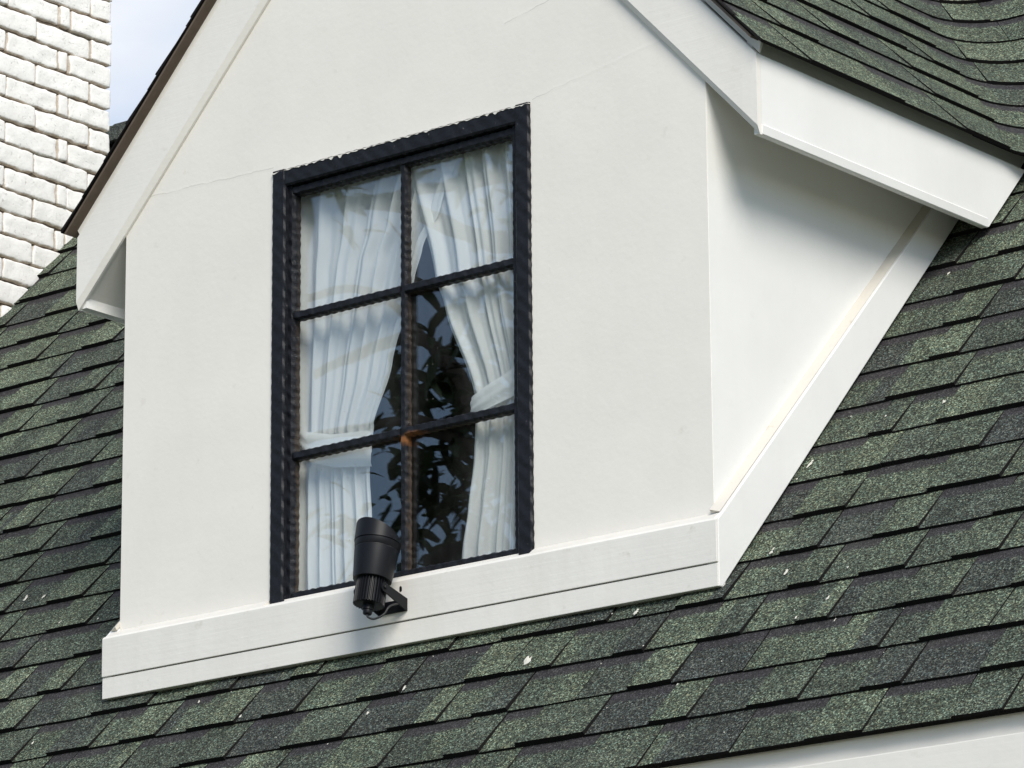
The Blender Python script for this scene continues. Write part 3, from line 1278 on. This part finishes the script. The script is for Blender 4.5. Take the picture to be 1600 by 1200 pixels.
# ------------------------------------------------------------------ chimney
chim = empty('chimney', (XCH - 0.35, 1.3, 1.0), 'white painted chimney of rough tumbled bricks on the left of the roof', 'chimney')
cinv = Matrix.Translation(-chim.location)
CY1 = 1.746
CY0 = 0.72
CX0 = XCH - 0.62
bm = bmesh.new()
box(bm, (CX0 + 0.014, CY0 + 0.014, 0.4), (XCH - 0.013, CY1 - 0.014, 2.80))
o = from_bm('mortar_core', bm, chim, m_mortar)
o.matrix_parent_inverse = cinv


def brick_mesh(Lb, Hb, seed, dp_=0.05):
    """rounded brick: face in the local YZ plane looking to +X; u marks closeness to its outline"""
    bm = bmesh.new()
    def cuts(Lx, step):
        e = [0.0, 0.0022, 0.006]
        m_ = max(1, int((Lx - 0.012) / step))
        mid = [0.006 + (Lx - 0.012) * q / m_ for q in range(1, m_)]
        return [q - Lx / 2 for q in e + mid + [Lx - 0.006, Lx - 0.0022, Lx]]
    ys, zs2 = cuts(Lb, 0.012), cuts(Hb, 0.009)
    nu, nv = len(ys) - 1, len(zs2) - 1
    rr = random.Random(seed)
    uvl = bm.loops.layers.uv.new('UVMap')
    f0 = {}
    uvv = {}
    for i, y in enumerate(ys):
        for j, z in enumerate(zs2):
            dy, dz = Lb / 2 - abs(y), Hb / 2 - abs(z)
            dd = min(dy, dz)
            x = {True: -0.0042}.get(dd < 0.001, -0.0010 if dd < 0.004 else 0.0)
            x += 0.0030 * noise.noise(Vector((y * 24, z * 30, seed * 3.1))) + 0.0012 * noise.noise(Vector((y * 90, z * 90, seed * 3.1)))
            y_, z_ = y, z
            cdist = math.hypot(max(0, 0.008 - dy), max(0, 0.008 - dz))
            if cdist > 0.008:
                k_ = (cdist - 0.008) * 0.9
                y_ -= math.copysign(k_, y)
                z_ -= math.copysign(k_, z)
                x -= k_
            if dd < 0.003:
                y_ += 0.0036 * noise.noise(Vector((y * 38, z * 38, seed * 1.7)))
                z_ += 0.0042 * noise.noise(Vector((y * 30 + 9, z * 30, seed * 2.3))) + 0.0016 * noise.noise(Vector((y * 110, z * 30, seed * 2.3)))
            v = bm.verts.new((x, y_, z_))
            f0[i, j] = v
            wdt = 0.015 if (z < 0 and dz <= dy) else 0.007
            uvv[v] = (1.0 - min(1.0, dd / wdt), 0)
    for i in range(nu):
        for j in range(nv):
            bm.faces.new((f0[i, j], f0[i + 1, j], f0[i + 1, j + 1], f0[i, j + 1]))
    rim = [(i, 0) for i in range(nu)] + [(nu, j) for j in range(nv)] + [(i, nv) for i in range(nu, 0, -1)] + [(0, j) for j in range(nv, 0, -1)]
    bk = []
    for q in rim:
        v = bm.verts.new((-dp_, f0[q].co.y, f0[q].co.z))
        uvv[v] = (1.0, 1)
        bk.append(v)
    for a in range(len(rim)):
        b = (a + 1) % len(rim)
        bm.faces.new((f0[rim[b]], f0[rim[a]], bk[a], bk[b]))
    bmesh.ops.recalc_face_normals(bm, faces=bm.faces[:])
    for f in bm.faces:
        f.smooth = True
        for l in f.loops:
            l[uvl].uv = uvv[l.vert]
    me = bpy.data.meshes.new('brick')
    bm.to_mesh(me)
    bm.free()
    me.materials.append(m_brick)
    return me


bcache = {}
CH = 0.0637
rb = random.Random(2)
hid = []
for row in range(0, 42):
    z = 0.36 + row * CH + 0.02
    if z > 2.78:
        break
    y = CY1
    pat = [0.083, 0.206, 0.206, 0.206, 0.206, 0.206, 0.206] if row % 2 == 0 else [0.165, 0.038, 0.196, 0.206, 0.206, 0.206, 0.206]
    for L0 in pat:
        Lb = L0 * (1 + rb.uniform(-0.03, 0.03)) if L0 > 0.05 else L0
        if y - L0 < CY0 - 0.06:
            break
        key = (round(L0, 3), rb.randrange(4))
        if key not in bcache:
            bcache[key] = brick_mesh(L0 - 0.0050, CH - 0.0058, len(bcache) + 1)
        me = bcache[key]
        c = Vector((XCH + rb.uniform(-0.004, 0.003), y - L0 / 2, z + rb.uniform(-0.0022, 0.0022)))
        rot = rb.uniform(-0.016, 0.016)
        pts = [c, c + Vector((0, L0 / 2, CH / 2)), c + Vector((0, -L0 / 2, CH / 2)), c + Vector((0, L0 / 2, -CH / 2)), c + Vector((0, -L0 / 2, -CH / 2))]
        ok = any(-12 < project(P)[0] < 260 and -12 < project(P)[1] < 560 for P in pts)
        if ok:
            o = bpy.data.objects.new('brick', me)
            C.objects.link(o)
            o.parent = chim
            o.matrix_parent_inverse = cinv
            o.location = c
            o.rotation_euler = (rot, 0, rb.uniform(-0.01, 0.01))
        else:
            hid.append((me, Matrix.Translation(c) @ Matrix.Rotation(rot, 4, 'X')))
        y -= L0
    # the two side faces
    for yy_, ang in ((CY0, -math.pi / 2), (CY1, math.pi / 2)):
        x = XCH - (0.02 if row % 2 else 0.12)
        while x > CX0 + 0.1:
            key = (0.206, rb.randrange(4))
            if key not in bcache:
                bcache[key] = brick_mesh(0.2015, CH - 0.0050, len(bcache) + 1)
            hid.append((bcache[key], Matrix.Translation((x - 0.103, yy_ - (0.0 if ang < 0 else 0.0), z)) @ Matrix.Rotation(ang, 4, 'Z')))
            x -= 0.206
bm = bmesh.new()
for me, mm in hid:
    n0 = len(bm.verts)
    bm.from_mesh(me)
    bm.verts.ensure_lookup_table()
    for v in bm.verts[n0:]:
        v.co = mm @ v.co
me = bpy.data.meshes.new('far_bricks')
bm.to_mesh(me)
bm.free()
me.materials.append(m_brick)
o = link('far_bricks', me, chim)
o.matrix_parent_inverse = cinv
o['kind'] = 'stuff'

# ------------------------------------------------------------------ curtains
def interp(tab, z):
    tab = sorted(tab, key=lambda t: t[0])
    if z <= tab[0][0]:
        return tab[0][1]
    for (a, va), (b, vb) in zip(tab, tab[1:]):
        if z <= b:
            t = (z - a) / (b - a)
            t = t * t * (3 - 2 * t) * 0.5 + t * 0.5
            return va + (vb - va) * t
    return tab[-1][1]


def curtain(name, label, left, right, zt, ybase, seed, nf, mirror=False):
    root = empty(name, (0.5 * (left[0][1] + right[0][1]), ybase, 0.0), label, 'curtain', 'white sheer curtains tied back behind the window')
    inv = Matrix.Translation(-root.location)
    rr = random.Random(seed)
    bm = bmesh.new()
    nz_, nu = 130, 230
    ph = [rr.uniform(0, 6.28) for _ in range(6)]
    rings = []
    for j in range(nz_ + 1):
        z = -0.03 + 0.97 * j / nz_
        xl, xr = interp(left, z), interp(right, z)
        dt = abs(z - zt)
        amp = 0.004 + 0.0085 * min(1, dt / 0.25)
        row = []
        for i in range(nu + 1):
            u = i / nu
            uu = u + 0.02 * math.sin(2 * math.pi * 1.3 * u + ph[0]) + 0.012 * math.sin(9 * u + z * 2.5 + ph[1])
            a = 2 * math.pi * nf * uu + ph[2]
            f = math.sin(a) + 0.42 * math.sin(2.3 * a + ph[3] + z * 1.2) + 0.25 * math.sin(0.47 * a + ph[4])
            f = math.copysign(abs(f / 1.4) ** 0.75, f)
            y = ybase + amp * f + 0.004 * noise.noise(Vector((u * 5, z * 4, seed)))
            if dt < 0.03:
                y += 0.004
            x = xl + (xr - xl) * (u + 0.006 * math.sin(a))
            row.append(Vector((x, y, z)))
        rings.append(row)
    loft(bm, rings, close=False, caps=False)
    o = from_bm('drape', bm, root, m_cloth, True)
    o.matrix_parent_inverse = inv
    return root, inv


def tieback(root, inv, pts_top, pts_bot, ybase):
    bm = bmesh.new()
    n = 40
    rings = []
    for i in range(n + 1):
        t = i / n
        def ip(P):
            q = t * (len(P) - 1)
            a = min(int(q), len(P) - 2)
            f = q - a
            return Vector(P[a]).lerp(Vector(P[a + 1]), f)
        a, b = ip(pts_top), ip(pts_bot)
        y = ybase - 0.011 * math.sin(math.pi * min(1, max(0, t))) ** 0.5
        row = []
        for k in range(9):
            s_ = k / 8
            c = a.lerp(b, s_)
            row.append(Vector((c.x, y - 0.003 * math.sin(math.pi * s_) + 0.0018 * math.sin(s_ * 14 + t * 5), c.y)))
        rings.append(row)
    loft(bm, rings, close=False, caps=False)
    o = from_bm('tieback', bm, root, m_cloth, True)
    o.matrix_parent_inverse = inv


root, inv = curtain('curtain', 'sheer white curtain tied back to the left side of the window',
                    [(-0.03, 0.432), (0.25, 0.430), (0.33, 0.440), (0.45, 0.432), (0.95, 0.424)],
                    [(-0.03, 0.663), (0.155, 0.651), (0.245, 0.643), (0.31, 0.643), (0.338, 0.648), (0.463, 0.705), (0.63, 0.767), (0.695, 0.790), (0.766, 0.837), (0.95, 0.925)],
                    0.32, 0.062, 3, 6.5)
tieback(root, inv, [(0.448, 0.385), (0.48, 0.358), (0.55, 0.340), (0.645, 0.333)], [(0.452, 0.33), (0.49, 0.292), (0.56, 0.268), (0.648, 0.258)], 0.057)
root, inv = curtain('curtain', 'sheer white curtain tied back to the right side of the window',
                    [(-0.03, 0.868), (0.037, 0.880), (0.126, 0.897), (0.228, 0.913), (0.30, 0.918), (0.333, 0.920), (0.36, 0.916), (0.563, 0.836), (0.627, 0.811), (0.869, 0.743), (0.95, 0.72)],
                    [(-0.03, 1.112), (0.35, 1.100), (0.95, 1.115)],
                    0.335, 0.055, 8, 6.0)
tieback(root, inv, [(0.915, 0.352), (0.96, 0.368), (1.01, 0.382), (1.10, 0.420)], [(0.916, 0.315), (0.96, 0.318), (1.01, 0.328), (1.10, 0.350)], 0.052)

# ------------------------------------------------------------------ spotlight
LC = Vector((0.778, -0.095, -0.045))
lamp = empty('spotlight', tuple(LC), 'black cylindrical outdoor spotlight bracketed to the white board under the window', 'spotlight')
tilt = Matrix.Rotation(R(-12), 4, 'X')
LM = Matrix.Translation((0, 0, 0)) @ tilt


def lpart(name, bm, mat, smooth=False, local=True):
    o = from_bm(name, bm, lamp, mat, smooth)
    if not local:
        o.matrix_parent_inverse = Matrix.Translation(-LC)
    else:
        o.matrix_basis = LM
    return o


def lathe(bm, prof, n=48, topfn=None):
    rings = []
    for (r_, z) in prof:
        rings.append([Vector((r_ * math.cos(a * 2 * math.pi / n), r_ * math.sin(a * 2 * math.pi / n), z)) for a in range(n)])
    return loft(bm, rings)


def shade_auto(o, ang=35):
    for p in o.data.polygons:
        p.use_smooth = True
    try:
        o.data.set_sharp_from_angle(angle=R(ang))
    except Exception:
        pass


# body (z is along the lamp's axis, 0 at the pivot)
bm = bmesh.new()
lathe(bm, [(0.0362, 0.019), (0.0382, 0.0195), (0.0388, 0.0215), (0.0445, 0.082), (0.0440, 0.0828), (0.0440, 0.0842), (0.0447, 0.0850), (0.0462, 0.0975), (0.0456, 0.0985), (0.030, 0.0985)])
o = lpart('housing', bm, m_black)
shade_auto(o)
# slanted hood, an open shell
bm = bmesh.new()
n = 64
high = math.atan2(-1.0, -0.22)
outer, inner, o0, i0 = [], [], [], []
for a in range(n):
    an = a * 2 * math.pi / n
    c = math.cos(an - high)
    zt = 0.117 + 0.0215 * c
    ro, ri = 0.0464 + 0.0006, 0.0436
    o0.append(Vector((ro * math.cos(an), ro * math.sin(an), 0.0995)))
    outer.append(Vector((ro * 1.01 * math.cos(an), ro * 1.01 * math.sin(an), zt)))
    inner.append(Vector((ri * math.cos(an), ri * math.sin(an), zt + 0.0004)))
    i0.append(Vector((ri * math.cos(an), ri * math.sin(an), 0.0988)))
loft(bm, [i0, o0, outer, inner, i0], caps=False)
o = lpart('hood', bm, m_black)
shade_auto(o)
bm = bmesh.new()
lathe(bm, [(0.043, 0.0986), (0.043, 0.1005), (0.01, 0.1010)], 32)
lpart('lens', bm, m_lens)
# ribbed heat sink
bm = bmesh.new()
nr = 30
ring = []
for a in range(nr * 4):
    an = a * 2 * math.pi / (nr * 4)
    r_ = 0.0315 if (a % 4) in (0, 1) else 0.0275
    ring.append((math.cos(an) * r_, math.sin(an) * r_))
loft(bm, [[Vector((x, y, z)) for x, y in ring] for z in (-0.032, 0.0195)])
o = lpart('heat_sink', bm, m_black)
bm = bmesh.new()
lathe(bm, [(0.0001, -0.0325), (0.0245, -0.0325), (0.0245, -0.0322), (0.0001, -0.0322)], 32)
lathe(bm, [(0.0001, -0.052), (0.0085, -0.0515), (0.0095, -0.049), (0.0095, -0.044), (0.0115, -0.043), (0.0115, -0.0335), (0.0001, -0.0333)], 16)
o = lpart('cable_gland', bm, m_black)
shade_auto(o)
# U bracket: two arms and a back plate on the board
yb = -T - 0.0018
for sx in (-1, 1):
    bm = bmesh.new()
    x = LC.x + sx * 0.0345
    hw_ = 0.0095
    pl = []
    for a in range(9):
        an = math.pi / 2 + a * math.pi / 8
        pl.append((LC.y + hw_ * math.cos(an), LC.z + hw_ * math.sin(an)))
    wz = -0.068
    pl = pl + [(yb - 0.003, wz - 0.013), (yb, wz - 0.013), (yb, wz + 0.012)]
    prism(bm, [(x, a, b) for a, b in pl], (sx * 0.0028, 0, 0), 0.0006)
    lpart('bracket_arm', bm, m_black, local=False)
    bm = bmesh.new()
    rings = []
    for (r_, dx) in ((0.0001, 0.0062), (0.0032, 0.0062), (0.0042, 0.0050), (0.0042, 0.0028)):
        rings.append([Vector((x + sx * dx, LC.y + r_ * math.cos(q * math.pi / 4), LC.z + r_ * math.sin(q * math.pi / 4))) for q in range(8)])
    loft(bm, rings)
    lpart('pivot_screw', bm, m_black, local=False)
bm = bmesh.new()
box(bm, (LC.x - 0.0345, yb - 0.003, -0.081), (LC.x + 0.0345, yb - 0.0002, -0.056), 0.0005)
lpart('back_plate', bm, m_black, local=False)
bm = bmesh.new()
g0 = LC + (tilt @ Vector((0, 0, -0.050)))
pts = catmull([g0, g0 + Vector((0.004, -0.003, -0.008)), g0 + Vector((0.017, 0.002, -0.013)), g0 + Vector((0.033, 0.012, -0.004)), g0 + Vector((0.038, 0.025, 0.014)), Vector((LC.x + 0.030, yb + 0.002, -0.062))], 8)
tube(bm, pts, 0.0022, 8)
o = lpart('cable', bm, m_rubber, True, local=False)
# hole drilled in the board beside the bracket
bm = bmesh.new()
hc = Vector((0.797, -T - 0.0020, -0.034))
ring = [hc + Vector((0.0035 * math.cos(q * 0.7854) * (1 + 0.3 * math.sin(q * 3)), 0, 0.0062 * math.sin(q * 0.7854))) for q in range(8)]
prism(bm, ring, (0, 0.003, 0))
o = dp('drilled_hole', bm, m_edge)

# ------------------------------------------------------------------ droppings on the shingles
def roof_hit(px, py):
    d = (fw * F_PX + rv * (px - 800) - uv * (py - 600)).normalized()
    t = ((P0 - N * 0.006) - CAM).dot(N) / d.dot(N)
    return CAM + d * t


rd = random.Random(9)
bm = bmesh.new()
spots = [(1204 / 1, 861, 9, 0.5), (1226, 888, 8, 0.9), (1290, 930, 7, 0.7), (1299, 961, 5, 0.5), (1242, 963, 5, 0.2), (1472, 622, 6, 0.9), (1478, 421, 5, 0.7),
         (992, 956, 10, 0.4), (822, 1030, 15, 0.9), (1054, 1060, 8, 0.8), (357, 1073, 5, 0.4), (306, 1090, 5, 0.4), (630, 1074, 7, 0.9), (571, 1109, 5, 0.9), (527, 1098, 4, 0.3),
         (507, 1155, 4, 0.3), (38, 932, 8, 0.9), (66, 930, 6, 0.9), (91, 971, 6, 0.9), (48, 1157, 5, 0.5), (739, 1137, 4, 0.4), (1323, 883, 4, 0.4), (1284, 872, 4, 0.4),
         (1171, 843, 6, 0.8), (1262, 721, 9, 0.9), (1244, 747, 4, 0.2), (1381, 645, 4, 0.3), (1326, 644, 3, 0.3), (374, 1118, 5, 0.4), (152, 965, 4, 0.4), (1004, 1007, 3, 0.3)]
for (px, py, sz, el) in spots + [(rd.uniform(0, 1600), rd.uniform(930, 1150), rd.uniform(1.5, 2.6), rd.random()) for _ in range(34)]:
    c = roof_hit(px, py)
    if 0.0 < c.x < W + 0.03 and (c - P0).dot(D) > 0:
        continue
    r_ = sz * 0.00050
    s_ = (c - P0).dot(D) - S0
    fr = (s_ / EXPO) % 1.0
    off = -0.0205 + 0.0112 * (1 - fr) + 0.001
    c = roofpt(c.x, s_ + S0, off)
    n = 12
    an0 = rd.uniform(0, 6)
    for blob in range(2 if sz > 4 else 1):
        cc = c + D * (blob * r_ * 2.0 * rd.uniform(0.4, 1.2)) + Vector((blob * r_ * rd.uniform(-1, 1), 0, 0))
        sc = 1.0 if blob == 0 else 0.55
        ring = []
        for q in range(n):
            a = an0 + q * 2 * math.pi / n
            k_ = r_ * sc * rd.uniform(0.55, 1.35)
            ring.append(cc + Vector((1, 0, 0)) * math.cos(a) * k_ + D * math.sin(a) * k_ * (1 + el * 1.1) + N * rd.uniform(0, 0.0006))
        ctr = bm.verts.new(cc + N * 0.002)
        rv_ = [bm.verts.new(p) for p in ring]
        for q in range(n):
            bm.faces.new((ctr, rv_[q], rv_[(q + 1) % n]))
o = from_bm('bird_droppings', bm, mat=m_drop)
tag(o, 'dried white bird droppings spattered over the green shingles', 'droppings', kind='stuff')

# ------------------------------------------------------------------ the garden tree that the panes reflect
def tree(name, label, base, trunk_pts, limbs, tips, seed, leaf_len=0.125, per=26):
    root = empty(name, base, label, 'tree')
    inv = Matrix.Translation(-Vector(base))
    rr = random.Random(seed)
    bm = bmesh.new()
    pts = catmull(trunk_pts, 6)
    tube(bm, pts, [0.11 - 0.06 * i / len(pts) for i in range(len(pts))], 10)
    o = from_bm('trunk', bm, root, m_bark, True)
    o.matrix_parent_inverse = inv
    for lp, r1, r2 in limbs:
        bm = bmesh.new()
        pts = catmull(lp, 6)
        tube(bm, pts, [r1 + (r2 - r1) * i / len(pts) for i in range(len(pts))], 8)
        o = from_bm('limb', bm, root, m_bark, True)
        o.matrix_parent_inverse = inv
    bm = bmesh.new()
    for tp, R_, cnt in tips:
        tp = Vector(tp)
        for _ in range(int(cnt * 1.9)):
            dr_ = Vector((rr.gauss(0, 1), rr.gauss(0, 1), rr.gauss(0.35, 0.8))).normalized()
            st = tp + Vector((rr.gauss(0, 1), rr.gauss(0, 1), rr.gauss(0, 1))) * R_
            Lf = leaf_len * rr.uniform(0.7, 1.2)
            sdv = dr_.cross(Vector((rr.gauss(0, 0.4), rr.gauss(0, 0.4), 1))).normalized()
            row = []
            for q in range(6):
                t = q / 5
                wd = 0.135 * Lf * math.sin(math.pi * (0.08 + 0.90 * t)) ** 0.8
                c = st + dr_ * Lf * t + Vector((0, 0, -0.45 * Lf * t * t))
                row.append([c - sdv * wd, c + Vector((0, 0, -0.1 * wd)), c + sdv * wd])
            loft(bm, row, close=False, caps=False)
    o = from_bm('crown', bm, root, m_leaf, False, normals=False)
    o.matrix_parent_inverse = inv
    o['kind'] = 'stuff'


rt = random.Random(31)
tips = [((-1.45, -3.0, 2.12), 0.10, 40), ((-2.12, -3.0, 2.17), 0.07, 16),
        ((-1.55, -3.05, 1.55), 0.11, 46), ((-1.50, -3.05, 1.25), 0.12, 50), ((-1.62, -3.1, 1.08), 0.11, 40), ((-1.72, -3.0, 0.95), 0.12, 30),
        ((-1.38, -3.2, 1.02), 0.12, 40), ((-1.86, -3.1, 1.22), 0.09, 34), ((-1.88, -3.1, 1.50), 0.07, 18), ((-1.58, -3.1, 1.66), 0.09, 30), ((-1.68, -3.15, 1.36), 0.10, 34), ((-1.42, -3.1, 1.42), 0.10, 36), ((-2.18, -3.1, 1.12), 0.05, 12)]
for _ in range(26):
    tips.append(((rt.uniform(-1.3, 0.1), -3.3 + rt.uniform(-0.5, 0.3), rt.uniform(-0.4, 1.9)), 0.12, 18))
for _ in range(14):
    tips.append(((rt.uniform(-2.6, -1.0), -3.4 + rt.uniform(-0.3, 0.3), rt.uniform(-0.3, 0.75)), 0.12, 18))
tree('garden_tree', 'broad leaved garden tree seen only as a reflection in the window panes', (-0.9, -3.4, -3.6),
     [(-0.9, -3.4, -3.65), (-0.95, -3.38, -2.2), (-1.0, -3.4, -0.9), (-1.0, -3.35, -0.2)],
     [([(-1.0, -3.35, -0.2), (-1.1, -3.2, 0.5), (-1.5, -3.05, 1.25), (-1.75, -3.0, 1.62), (-2.2, -3.0, 1.60)], 0.04, 0.014),
      ([(-1.0, -3.35, -0.2), (-0.8, -3.1, 0.8), (-1.15, -3.0, 1.7), (-1.55, -3.0, 1.90), (-1.85, -3.0, 2.06), (-2.12, -3.0, 2.14)], 0.04, 0.018),
      ([(-1.15, -3.0, 1.7), (-1.35, -3.0, 2.02), (-1.62, -3.0, 2.08), (-2.05, -3.0, 2.13)], 0.022, 0.014),
      ([(-1.5, -3.05, 1.25), (-1.8, -3.05, 1.40), (-2.3, -3.05, 1.42)], 0.020, 0.012),
      ([(-1.45, -3.05, 1.2), (-1.75, -3.02, 1.62), (-2.0, -3.0, 1.83), (-2.3, -3.0, 1.86)], 0.018, 0.010),
      ([(-1.1, -3.2, 0.5), (-0.7, -3.3, 1.0), (-0.4, -3.4, 1.6)], 0.03, 0.012)],
     tips, 17)
